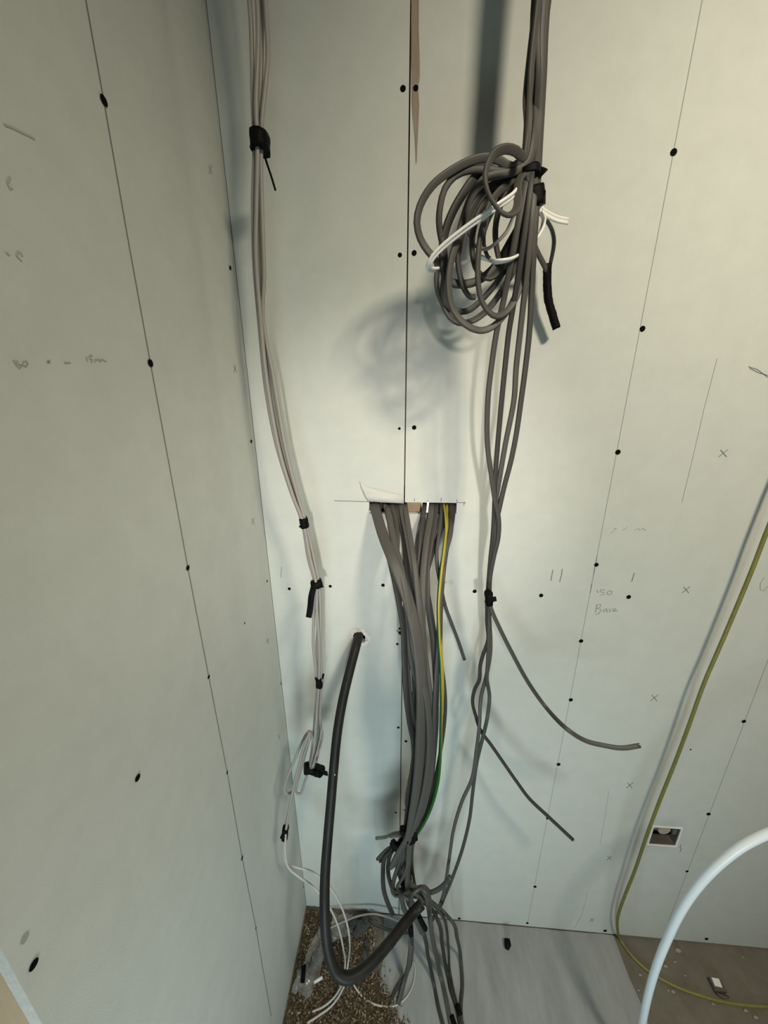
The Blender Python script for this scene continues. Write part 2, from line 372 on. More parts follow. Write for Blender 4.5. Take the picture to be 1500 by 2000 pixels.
for cx, cy, s in ((1413, 885, 9), (1340, 1152, 8), (1278, 1363, 8), (1230, 1534, 7), (1190, 1676, 5), (1156, 1797, 4)):
    strokes('cross_mark', [[(cx-s, cy+s*.8), (cx, cy), (cx+s, cy-s*.8)], [(cx-s*.6, cy-s*.7), (cx, cy), (cx+s*.7, cy+s*.8)]], P, b2, 'marker_green', 0.0013)
strokes('pencil_note', [[(1462, 716), (1480, 722), (1500, 737)], [(1464, 719), (1482, 728), (1500, 733)]], P, b2, 'pencil', 0.0009)
strokes('pencil_note', [[(1493, 1128), (1485, 1140), (1485, 1152), (1492, 1154), (1500, 1145)]], P, b2, 'pencil_faint', 0.0011)
strokes('pencil_note', [[(1330, 1650), (1328, 1656), (1331, 1657), (1328, 1664)]], P, b2, 'pencil', 0.0014)
# cut line and ticks around the cable hole
strokes('pencil_line', [[(653, 978), (690, 979), (722, 980)]], P, b1, 'pencil', 0.0012)
strokes('pencil_line', [[(892, 981.5), (910, 982)], [(907, 980), (906, 988)]], P, b2, 'pencil', 0.0012)
strokes('pencil_note', [[(726, 976), (727, 981)], [(760, 974), (758, 980)]], P, b1, 'pencil', 0.0010)
strokes('pencil_note', [[(809, 973), (810, 979)], [(834, 977), (835, 979)], [(862, 972), (861, 980)], [(892, 975), (893, 981)]], P, b2, 'pencil', 0.0012)
# notes and crosses on the left wall
n2 = strokes('pencil_note', [[(27, 703), (31, 712)], [(34, 704), (33, 714), (38, 719), (43, 714), (36, 711)], [(47, 705), (44, 712), (50, 716), (55, 710), (50, 704)], [(92, 704), (98, 709)], [(98, 703), (92, 709)],
                             [(127, 706), (126, 709), (138, 708)], [(169, 697), (171, 706)], [(181, 694), (174, 696), (175, 701), (181, 702), (178, 708)], [(185, 707), (187, 701), (191, 704), (193, 701), (197, 707)], [(197, 705), (200, 701), (203, 704), (208, 706)]], L, lb, 'pencil_faint', 0.0012)
n2['label'] = 'faint handwritten pencil measurement reading 160 x 4 15mm'
for cx, cy, s in ((459, 720, 7), (494, 1018, 6), (523, 1252, 5), (545, 1440, 4), (411, 331, 8)):
    strokes('cross_mark', [[(cx-s*.4, cy-s), (cx, cy), (cx+s*.5, cy+s)], [(cx+s*.4, cy-s), (cx, cy), (cx-s*.3, cy+s)]], L, lb, 'scuff', 0.0022)
strokes('scuff_mark', [[(8, 243), (22, 248), (40, 257), (55, 264), (68, 271)]], L, lb, 'scuff', 0.0016)
strokes('scuff_mark', [[(20, 345), (15, 357), (20, 370), (24, 366)], [(12, 492), (19, 499)], [(36, 490), (33, 500), (43, 510)], [(40, 492), (44, 500)]], L, lb, 'scuff', 0.0016)
# brown torn paper beside the joint
def patch(name, pts, surf, parent, material, e=0.0005):
    bm = bmesh.new(); bm.faces.new([bm.verts.new(surf(px, py, e)-parent.parent.location) for px, py in pts]); return obj(name, bm, material, parent)
patch('torn_paper', [(803, -60), (818, -60), (818, 60), (820, 120), (820, 150), (817, 172), (819, 205), (818, 230), (816, 270), (814, 318), (812, 320), (810, 270), (806, 230), (804, 200), (803, 100)], P, b2, 'paper_brown')
# loose paper flap peeled off above the cable hole
bm = bmesh.new(); rows = [[(702, 940, .0004), (706, 953, .0015), (712, 968, .0015), (718, 978, .0012)], [(703.5, 941.5, .0012), (710, 957, .0034), (716, 970, .0026), (721, 979, .002)], [(707, 944, .0004), (730, 962, .0008), (740, 970, .0018), (745, 981, .002)], [(712, 949, .0003), (787.5, 967, .0004), (788, 972, .0012), (789, 983, .0026)]]
g_ = [[bm.verts.new(P(*p)) for p in r] for r in rows]
for i in range(3):
    for j in range(3): bm.faces.new((g_[i][j], g_[i+1][j], g_[i+1][j+1], g_[i][j+1])).smooth = True
fl = obj('paper_flap', bm, 'paper_pale', b1); md = fl.modifiers.new('thick', 'SOLIDIFY'); md.thickness = 0.0006
# broken gypsum along the lower lip of the hole
def crumbs(name, spots, parent, material):
    bm = bmesh.new()
    for p, r in spots:
        m_ = bmesh.ops.create_icosphere(bm, subdivisions=1, radius=r, matrix=Matrix.Translation(p))
        for v in m_['verts']: v.co = p+(v.co-p)*random.uniform(0.6, 1.3)
    return obj(name, bm, material, parent)
crumbs('broken_gypsum', [(P(719+random.uniform(-5, 4), 1000+random.uniform(-3, 5), -.001), random.uniform(.002, .004)) for _ in range(7)], b1, 'gypsum')
crumbs('broken_gypsum', [(P(890+random.uniform(-6, 6), 1003+random.uniform(-4, 6), -.001), random.uniform(.002, .004)) for _ in range(9)], b2, 'gypsum')
crumbs('broken_gypsum', [(P(800+i*4, 1005, -.004), random.uniform(.002, .003)) for i in range(14)], b2, 'paper_pale')
# ragged hole of the black cable: a torn ring of paper and gypsum
bm = bmesh.new(); n = 26
ring = []
for i in range(n):
    a = 2*math.pi*i/n; ri = 0.0128*random.uniform(.85, 1.12); ro = ri+random.uniform(.0055, .009)
    cx, cz = ph.x+0.001+(0.006 if math.cos(a) > 0.2 and math.sin(a) < 0.3 else 0), ph.z-(0.005 if math.cos(a) > 0.2 and math.sin(a) < 0.3 else 0)
    ring.append((bm.verts.new((cx+ri*math.cos(a), -0.0008+random.uniform(-.002, .0), cz+ri*1.05*math.sin(a))), bm.verts.new((cx+ro*math.cos(a), -0.0006, cz+ro*1.1*math.sin(a)))))
for i in range(n): bm.faces.new((ring[i][0], ring[(i+1) % n][0], ring[(i+1) % n][1], ring[i][1]))
obj('torn_hole_edge', bm, 'gypsum', b1)
# rough black hole in the joint beside the cables
bm = bmesh.new()
for px, py, r in ((786, 1228, .006), (783, 1236, .0055), (781, 1228, .003), (788, 1219, .003), (787, 1241, .004)):
    p = P(px, py, .0006); bm.faces.new([bm.verts.new((p.x+r*math.cos(k*math.pi/5)*random.uniform(.8, 1.2), -0.0008-0.0002*r, p.z+r*math.sin(k*math.pi/5)*random.uniform(.8, 1.2))) for k in range(10)])
obj('rough_hole', bm, 'screw_black', b2)

# ------------------------------------------------------------------ recessed socket box
sb = tag(empty('socket_back_box', ((bx0+bx1)/2, 0, bz0)), 'recessed square socket back box with a white rim, low in the back wall', 'socket box')
o = Vector(sb.location)
bm = bmesh.new(); w_ = .0035
for (a, b_, c, d) in ((bx0-w_, bx1+w_, bz1, bz1+w_), (bx0-w_, bx1+w_, bz0-w_, bz0), (bx0-w_, bx0, bz0, bz1), (bx1, bx1+w_, bz0, bz1)):
    box(bm, a-o.x, b_-o.x, -0.0018, 0.0, c-o.z, d-o.z)
obj('rim', bm, 'box_white', sb)
bm = bmesh.new(); dp = 0.035; x0_, x1_, z0_, z1_ = bx0+.0008-o.x, bx1-.0008-o.x, bz0+.0008-o.z, bz1-.0008-o.z
v = [bm.verts.new(c) for c in ((x0_, 0, z0_), (x1_, 0, z0_), (x1_, 0, z1_), (x0_, 0, z1_), (x0_, dp, z0_), (x1_, dp, z0_), (x1_, dp, z1_), (x0_, dp, z1_))]
for f in ((0, 1, 5, 4), (1, 2, 6, 5), (2, 3, 7, 6), (3, 0, 4, 7), (4, 5, 6, 7)): bm.faces.new([v[i] for i in f])
obj('box_body', bm, 'box_metal', sb)
bm = bmesh.new(); n = 20; cx, cz = (x0_+x1_)/2+.003, (z0_+z1_)/2+.010
for r, y0, y1 in ((0.024, dp-.001, dp-.014), (0.017, dp-.014, 0.008)):
    ra = [bm.verts.new((cx+r*math.cos(2*math.pi*i/n), y0, cz+r*math.sin(2*math.pi*i/n))) for i in range(n)]
    rb = [bm.verts.new((cx+r*.92*math.cos(2*math.pi*i/n), y1, cz+r*.92*math.sin(2*math.pi*i/n))) for i in range(n)]
    for i in range(n): bm.faces.new((ra[i], ra[(i+1) % n], rb[(i+1) % n], rb[i]))
    bm.faces.new(rb)
obj('cable_knockout', bm, 'grommet', sb)
for s in (-1, 1):
    bm = bmesh.new(); sweep(bm, smooth_path([Vector((cx+s*.024, dp-.002, cz+.012)), Vector((cx+s*.027, .012, cz-.004)), Vector((cx+s*.020, .016, cz-.022)), Vector((cx, .020, cz-.027))]), profile(.006, .006, 8, 1)); obj('wire', bm, 'screw_black', sb)
bm = bmesh.new(); box(bm, x1_-.012, x1_-.002, .004, .009, z1_-.03, z1_-.012); obj('fixing_lug', bm, 'box_metal', sb)

# ------------------------------------------------------------------ pale cables hanging by the left wall
def up(px, py, d, dx=0.0, dy=0.0):              # where a cable leaves the ceiling above its first visible point
    p = P(px, py, d); return Vector((p.x+dx, p.y+dy, CEIL-0.001))
GL = 'pale cables of the left bundle'
dl = .105
lc = [  # x offsets (pixels) along the bundle at the rows below
    ('leftmost pale cable at the top of the left-hand bundle', 'grey_pale', [(487, 0), (492, 100), (494, 200), (497, 282), (494, 400), (497, 520), (507, 640), (519, 760), (540, 870), (568, 960), (590, 1020), (602, 1090), (615, 1142), (613, 1200), (612, 1260), (619, 1330), (615, 1400), (611, 1450), (604, 1500)], 0),
    ('pale cable crossing behind its neighbour in the left-hand bundle', 'grey_pale', [(502, 0), (504, 60), (503, 120), (500, 200), (503, 284), (501, 400), (500, 500), (509, 620), (521, 740), (546, 880), (573, 970), (592, 1020), (606, 1090), (618, 1142), (619, 1190), (623, 1250), (623, 1330), (618, 1400), (613, 1460), (608, 1500)], .008),
    ('thickest pale cable, front and centre of the left-hand bundle', 'grey_pale', [(512, 0), (510, 80), (509, 160), (507, 220), (506, 284), (503, 360), (507, 500), (512, 620), (530, 760), (553, 880), (577, 970), (594, 1020), (609, 1090), (620, 1142), (625, 1200), (619, 1260), (626, 1330), (624, 1400), (619, 1460), (613, 1500)], -.008),
    ('rightmost pale cable bowing outward near the top of the left-hand bundle', 'grey_pale', [(518, 0), (521, 50), (523, 110), (518, 170), (512, 230), (510, 284), (510, 340), (513, 440), (516, 540), (514, 620), (535, 740), (557, 870), (582, 970), (597, 1020), (613, 1090), (623, 1142), (626, 1200), (626, 1260), (628, 1330), (625, 1400), (627, 1440), (617, 1490)], .002),
]
for i, (lab, mt, pts, dd) in enumerate(lc):
    def depth(y): return dl+dd*(1.0 if y not in (1020, 1330) else .6) + (0.02 if y > 1400 else 0)*(y-1400)/100
    c3 = [up(pts[0][0], 0, dl+.01, dx=-0.02+i*.006)] + [(x, y, depth(y)) for x, y in pts]
    cable('data_cable', lab, 'cable', c3, .0058 if i != 2 else .0068, .0055 if i != 2 else .0064, mt, GL, e=1)
tape('black tape band high on the left-hand pale bundle', [(507, 262, dl), (508, 280, dl), (509, 296, dl)], .0245, .032,
     [([(513, 292, dl-.01), (521, 318, dl-.015), (530, 345, dl-.014), (538, 372, dl-.012)], .003)])
tape('square black tape band on the left-hand pale bundle level with the cable hole', [(592, 1011, dl), (594, 1020, dl), (596, 1030, dl)], .0145, .017, [([(588, 1026, dl+.005), (585, 1030, dl+.008)], .004)])
tape('black tape knot with a long dangling tail on the left-hand pale bundle', [(611, 1143, dl+.004), (620, 1140, dl+.003), (629, 1137, dl)], .0175, .022,
     [([(614, 1142, dl+.012), (608, 1165, dl+.016), (606, 1185, dl+.014), (603, 1206, dl+.016)], .0115)])
tape('black tape band just above the folded loops of the left-hand pale bundle', [(622, 1322, dl), (624, 1331, dl), (624, 1340, dl)], .0145, .018, [([(630, 1326, dl+.006), (632, 1316, dl+.008)], .004)])
dk = dl+.022
tape('chunky black taped clump gathering the folded pale loops beside the black cable', [(595, 1501, dk+.004), (605, 1500, dk), (616, 1503, dk), (628, 1507, dk+.006)], .021, .024,
     [([(616, 1496, dk+.016), (626, 1499, dk+.018), (630, 1502, dk+.018)], .018), ([(622, 1505, dk+.008), (632, 1509, dk+.01), (640, 1511, dk+.012)], .014)])
# folded loops under the clump
GF = 'pale cable loops folded at the end of the left bundle'
cable('cable_loop', 'left loop of pale cable folded below the black taped clump', 'cable', [(606, 1497, dk+.004), (612, 1455, dk-.005), (603, 1428, dk), (592, 1445, dk+.01), (575, 1485, dk+.022), (559, 1524, dk+.03), (556, 1542, dk+.032), (562, 1550, dk+.03), (572, 1545, dk+.022), (586, 1510, dk+.012), (604, 1445, dk+.012), (609, 1430, dk+.012), (606, 1438, dk+.02), (592, 1480, dk+.026), (580, 1520, dk+.03), (566, 1575, dk+.04), (556, 1625, dk+.05)], .0055, .0055, 'grey_pale', GF, e=1)
cable('cable_loop', 'right loop of pale cable folded below the black taped clump', 'cable', [(603, 1505, dk+.006), (596, 1525, dk+.004), (586, 1551, dk+.006), (579, 1548, dk+.01), (580, 1530, dk+.014), (590, 1490, dk+.018), (603, 1445, dk+.02), (606, 1430, dk+.024), (598, 1445, dk+.03), (585, 1490, dk+.034), (575, 1530, dk+.042), (565, 1580, dk+.052), (558, 1625, dk+.056)], .0055, .0055, 'grey_pale', GF, e=1)
cable('cable_loop', 'small upright bend of pale cable right of the folded loops', 'cable', [(612, 1500, dk+.004), (620, 1475, dk+.002), (627, 1455, dk), (630, 1435, dk), (628, 1424, dk), (626, 1440, dk+.006), (620, 1465, dk+.01), (614, 1485, dk+.012), (609, 1500, dk+.01)], .004, .004, 'grey_pale', GF, e=1)
tape('small black tape band low on the pale cables near the corner', [(558, 1616, dk+.053), (557, 1626, dk+.053), (556, 1636, dk+.053)], .0135, .0165, [([(551, 1630, dk+.055), (548, 1638, dk+.06)], .004)])
e0 = dk+.053
cable('pale_wire', 'upper pale wire arching from the corner tape band behind the black cable to the sawdust', 'wire', [(557, 1625, e0), (555, 1655, e0), (561, 1688, e0), (580, 1694, e0-.005), (610, 1703, e0-.012), (642, 1730, e0-.02), (664, 1765, e0-.02), (678, 1805, e0-.02), (683, 1840, e0-.02), (680, 1880, .09, 'f'), (672, 1925, .05, 'f'), (650, 1962, .02, 'f'), (622, 1984, .012, 'f'), (600, 1998, .012, 'f')], .0048, .0048, 'wire_pale', e=1)
cable('pale_wire', 'lower pale wire arching from the corner tape band behind the black cable to the sawdust', 'wire', [(558, 1628, e0+.006), (557, 1660, e0+.006), (564, 1695, e0+.006), (585, 1713, e0+.006), (612, 1732, e0), (640, 1766, e0-.005), (660, 1808, e0-.01), (671, 1855, e0-.01), (674, 1885, .11, 'f'), (670, 1915, .07, 'f'), (655, 1945, .03, 'f'), (632, 1966, .014, 'f'), (610, 1976, .011, 'f')], .0048, .0048, 'wire_pale', e=1)

# ------------------------------------------------------------------ right-hand bundle of flat grey cables
GR = 'grey flat cables of the right-hand bundle'
top = .20
rc = [
    ('leftmost grey flat cable below the coil, its lower end hooking off to the right', 'grey_a',
     [(1044, 0, top), (1042, 150, .195), (1040, 280, .19), (1030, 340, .20), (1015, 420, .205), (1000, 500, .20), (985, 580, .19), (970, 648, .185), (960, 715, .18), (953, 780, .175), (952, 868, .165), (960, 930, .16), (967, 978, .155), (974, 1015, .15), (973, 1050, .14), (964, 1090, .13), (957, 1130, .12), (956, 1168, .115), (958, 1185, .115), (975, 1225, .12), (1000, 1275, .13), (1030, 1330, .145), (1065, 1380, .16), (1105, 1422, .18), (1142, 1446, .19), (1180, 1456, .195), (1215, 1461, .20), (1250, 1456, .20)], .0078, .0046, 3),
    ('second from the left of the four grey flat cables below the coil', 'grey_c',
     [(1052, 0, top+.005), (1050, 150, .20), (1044, 260, .20), (1036, 360, .205), (1025, 450, .205), (1012, 540, .195), (1002, 600, .185), (994, 648, .178), (986, 720, .172), (980, 780, .168), (972, 868, .16), (967, 940, .155), (966, 978, .15), (963, 1040, .14), (957, 1100, .125), (952, 1168, .11), (951, 1210, .10), (953, 1250, .098), (943, 1280, .095), (938, 1300, .092), (936, 1328, .09), (927, 1347, .086), (923, 1370, .084), (929, 1398, .082), (938, 1425, .08), (960, 1456, .084), (985, 1492, .09), (1010, 1528, .098), (1034, 1560, .105), (1072, 1596, .115), (1119, 1640, .13)], .0074, .0046, 3),
    ('third from left of the four grey flat cables hanging below the coil', 'grey_b',
     [(1062, 0, top+.002), (1056, 150, .195), (1048, 280, .195), (1042, 390, .198), (1034, 480, .195), (1026, 560, .185), (1016, 648, .178), (1008, 720, .172), (1004, 780, .168), (987, 868, .16), (974, 945, .152), (968, 985, .146), (966, 1050, .135), (958, 1110, .12), (953, 1168, .106), (956, 1215, .10), (958, 1270, .095), (950, 1320, .092), (939, 1365, .09), (936, 1420, .088), (930, 1470, .09), (922, 1520, .095), (902, 1566, .10), (886, 1620, .10), (877, 1680, .10), (870, 1725, .10), (862, 1760, .10), (848, 1790, .10), (840, 1804, .105)], .0078, .0048, 0),
    ('rightmost of the four grey flat cables hanging below the coil', 'grey_a',
     [(1070, 0, top-.01), (1062, 150, .185), (1054, 290, .19), (1048, 400, .192), (1043, 480, .19), (1039, 560, .182), (1034, 648, .176), (1026, 720, .172), (1018, 780, .168), (1008, 850, .162), (998, 900, .158), (985, 950, .154), (977, 985, .15), (968, 1030, .142), (964, 1080, .13), (957, 1130, .12), (956, 1168, .112), (955, 1230, .104), (953, 1290, .10), (951, 1325, .098), (956, 1362, .094), (952, 1400, .09), (943, 1440, .09), (931, 1490, .092), (923, 1550, .096), (917, 1600, .096), (904, 1655, .096), (889, 1700, .098), (868, 1752, .10), (855, 1780, .10), (843, 1797, .11)], .0078, .0046, 0),
]
for i, (lab, mt, pts, w, t, en) in enumerate(rc):
    pts = [(x, y, d*(0.50 if y < 200 else 0.66 if y < 300 else 0.80 if y < 1400 else 1.0)) for x, y, d in pts]
    p0 = pts[0]; cable('flat_cable', lab, 'cable', [up(p0[0], p0[1], p0[2], dx=0.02, dy=-.02)]+pts, w, t, mt, GR, ends=en, tw=(0.3*(i-1), 0.5-.3*i))
tape('small square black tape band where the right-hand bundle splits', [(954, 1158, .118), (955, 1168, .116), (955, 1178, .114)], .0145, .019, [([(962, 1166, .125), (964, 1175, .125)], .012)])

# cables that end in the coil
GC = 'coiled grey flat cables on the right-hand bundle'
k = 3.947
KD = 0.80                                      # how far the coil and its bundle stand off the wall
def q(*pts): return [(780+x/k, 260+y/k, d*(KD if y >= 0 else KD*0.62)) for x, y, d in pts]
coil = [
 ('outermost big left loop of the grey cable coil', 'grey_b', (1033, 0), q((1010, -600, .20), (980, -300, .205), (985, 0, .205), (960, 180, .20), (870, 260, .20), (780, 215, .205), (690, 188, .21), (560, 210, .215), (400, 290, .22), (250, 410, .225), (160, 560, .225), (135, 690, .225), (160, 810, .22), (220, 910, .215), (285, 985, .21), (295, 1040, .20), (285, 1130, .20), (300, 1230, .195), (335, 1320, .19), (390, 1420, .19), (450, 1462, .188), (540, 1455, .18), (650, 1390, .175), (760, 1260, .175), (850, 1110, .175), (930, 930, .178), (975, 740, .18), (985, 560, .185)), .0088, .0048),
 ('second left loop of the grey cable coil, just inside the outermost one', 'grey_c', (1038, 0), q((1022, -600, .19), (1000, -300, .192), (1000, 0, .19), (960, 220, .19), (820, 300, .20), (720, 285, .205), (640, 280, .208), (540, 285, .21), (430, 330, .212), (350, 430, .214), (315, 560, .214), (305, 680, .212), (320, 800, .208), (345, 900, .206), (350, 1000, .20), (345, 1120, .20), (335, 1230, .198), (350, 1310, .195), (420, 1365, .19), (520, 1372, .185), (610, 1310, .18), (720, 1190, .176), (820, 1040, .175), (900, 880, .178), (965, 700, .18), (980, 540, .185)), .0078, .0046),
 ('broad dark loop in the middle of the grey cable coil', 'grey_c', (1047, 0), q((1040, -600, .185), (1025, -300, .188), (1020, 0, .185), (980, 220, .185), (850, 300, .19), (720, 300, .195), (600, 330, .20), (490, 470, .204), (410, 610, .206), (360, 740, .206), (335, 860, .205), (335, 980, .204), (350, 1090, .20), (400, 1150, .195), (470, 1165, .19), (560, 1155, .184), (650, 1110, .178), (760, 1000, .174), (850, 850, .174), (930, 700, .178), (970, 540, .182)), .0105, .0056),
 ('lowest hanging loop of the grey cable coil', 'grey_b', (1056, 0), q((1062, -600, .19), (1050, -300, .192), (1040, 0, .19), (990, 230, .195), (880, 300, .20), (760, 320, .205), (645, 360, .21), (550, 500, .214), (500, 640, .216), (455, 800, .218), (405, 960, .22), (382, 1100, .22), (385, 1250, .218), (412, 1355, .215), (470, 1440, .212), (550, 1500, .208), (640, 1522, .20), (720, 1492, .195), (790, 1425, .188), (870, 1310, .18), (930, 1150, .176), (975, 950, .178), (1000, 720, .18), (1000, 560, .185)), .0088, .0048),
 ('hook-ended short loop inside the grey cable coil', 'grey_a', (1062, 0), q((1080, -600, .18), (1065, -300, .184), (1050, 0, .18), (1000, 260, .18), (900, 330, .185), (780, 370, .19), (650, 450, .195), (560, 580, .198), (500, 720, .20), (462, 880, .20), (452, 990, .20), (470, 1110, .198), (510, 1220, .196), (550, 1262, .195), (585, 1262, .195)), .0084, .0048),
 ('narrow front loop of the grey cable coil nearest the straight cables', 'grey_b', (1066, 0), q((1095, -600, .175), (1080, -300, .178), (1060, 0, .178), (1010, 280, .18), (900, 360, .19), (790, 430, .20), (700, 540, .21), (660, 660, .216), (625, 800, .22), (605, 1000, .222), (607, 1150, .22), (630, 1280, .216), (690, 1380, .21), (745, 1412, .204), (800, 1395, .196), (865, 1330, .188), (930, 1180, .182), (970, 950, .18), (1010, 700, .18), (1010, 560, .185)), .0088, .0050),
 ('small ring of grey flat cable standing out in front of the coil', 'grey_b', (1040, 0), q((1025, -600, .215), (1005, -300, .22), (990, 0, .222), (960, 185, .225), (900, 140, .235), (820, 120, .245), (740, 150, .25), (690, 220, .254), (660, 330, .256), (680, 450, .256), (740, 560, .252), (800, 620, .248), (855, 632, .244), (900, 590, .238), (915, 520, .23), (908, 440, .222), (925, 360, .212), (960, 320, .205), (985, 400, .20), (990, 560, .195)), .0095, .0046),
 ('dark inner loop of the grey cable coil, hidden behind the others', 'grey_c', (1068, 0), q((1100, -600, .165), (1085, -300, .168), (1065, 0, .165), (1020, 260, .165), (960, 290, .165), (890, 330, .168), (800, 480, .172), (700, 640, .174), (650, 800, .175), (680, 950, .172), (760, 1000, .168), (860, 900, .166), (940, 700, .168), (980, 560, .172)), .0085, .0048),
]
for i, (lab, mt, tp, pts, w, t) in enumerate(coil):
    cable('coiled_cable', lab, 'cable', [up(pts[0][0], pts[0][1], pts[0][2], dx=.02, dy=-.02)]+pts, w, t, mt, GC, tw=(0.2, 0.2+0.15*i))
# short bights of the coil under the tie
GB = 'short grey cable bights inside the coil'
for bl, pts in zip(('shorter, tighter grey cable bight inside the coil under the black tie', 'longer, wider grey cable bight inside the coil under the black tie'), (q((990, 560, .186), (900, 470, .19), (820, 480, .195), (760, 620, .19), (740, 800, .185), (790, 1000, .18), (880, 900, .176), (950, 720, .176), (985, 590, .182)),
            q((1000, 540, .18), (880, 400, .182), (740, 440, .184), (600, 640, .186), (560, 860, .186), (600, 1060, .184), (700, 1120, .18), (840, 960, .176), (960, 700, .176), (995, 580, .178)))):
    cable('cable_bight', bl, 'cable', pts, .0082, .0048, 'grey_a', GB, tw=(.3, .9))
# white flat twin lead looped through the coil
cable('flat_twin_lead', 'white flat twin lead looped through the grey coil', 'cable',
      q((1300, 680, .14), (1220, 664, .15), (1150, 632, .16), (1075, 580, .17), (1000, 520, .178), (935, 430, .20), (860, 492, .232), (700, 602, .24), (500, 742, .238), (350, 862, .236), (262, 950, .234), (226, 1020, .228), (240, 1052, .215), (300, 1050, .20), (390, 1030, .165), (500, 990, .16), (590, 952, .16), (690, 975, .164), (750, 990, .225), (830, 980, .224), (950, 915, .178), (1040, 830, .17), (1095, 745, .165), (1115, 660, .165), (1090, 600, .17)), .0075, .0036, 'white_cable', tw=(.2, .2), prof=twin_profile(.0080, .0038))
cable('thin_lead', 'thin pale lead hanging in an arc behind the coil', 'wire', q((905, 560, .215), (880, 640, .22), (820, 770, .22), (740, 850, .215), (680, 892, .20), (600, 880, .185), (545, 810, .18), (508, 765, .175)), .0042, .0042, 'grey_pale', e=1)
tape('big black tape tie holding the coil to the right-hand bundle', q((1012, 455, .178), (1018, 510, .178), (1018, 580, .176)), .030, .036,
     [(q((1060, 500, .185), (1085, 485, .19), (1112, 490, .195)), .012)])
tape('upper black tape tie at the top of the grey coil', q((985, 290, .185), (990, 320, .185), (990, 350, .185)), .028, .03,
     [(q((1060, 310, .18), (1085, 305, .18), (1108, 318, .185)), .013)])
# two ends taped together, resting near the wall
cable('taped_cable', 'curved grey cable dropping from the coil tie into the black taped tail', 'cable', q((1040, 560, .165), (1090, 620, .13), (1140, 680, .10), (1180, 760, .07), (1192, 840, .055), (1178, 940, .045), (1158, 1030, .04), (1150, 1080, .038)), .0088, .0052, 'grey_c', tw=(.8, .2))
cable('taped_cable', 'straight grey cable slanting from the bundle into the black taped tail', 'cable', q((1000, 620, .14), (1020, 760, .10), (1045, 870, .075), (1080, 950, .058), (1115, 1015, .048), (1140, 1070, .042)), .0078, .0048, 'grey_b', tw=(.4, .0))
tape('long black taped cable tail hanging right of the straight cables', q((1146, 1005, .042), (1140, 1060, .04), (1140, 1160, .036), (1150, 1290, .034), (1180, 1400, .032), (1212, 1506, .03)), .0125, .011, rough=.0004)

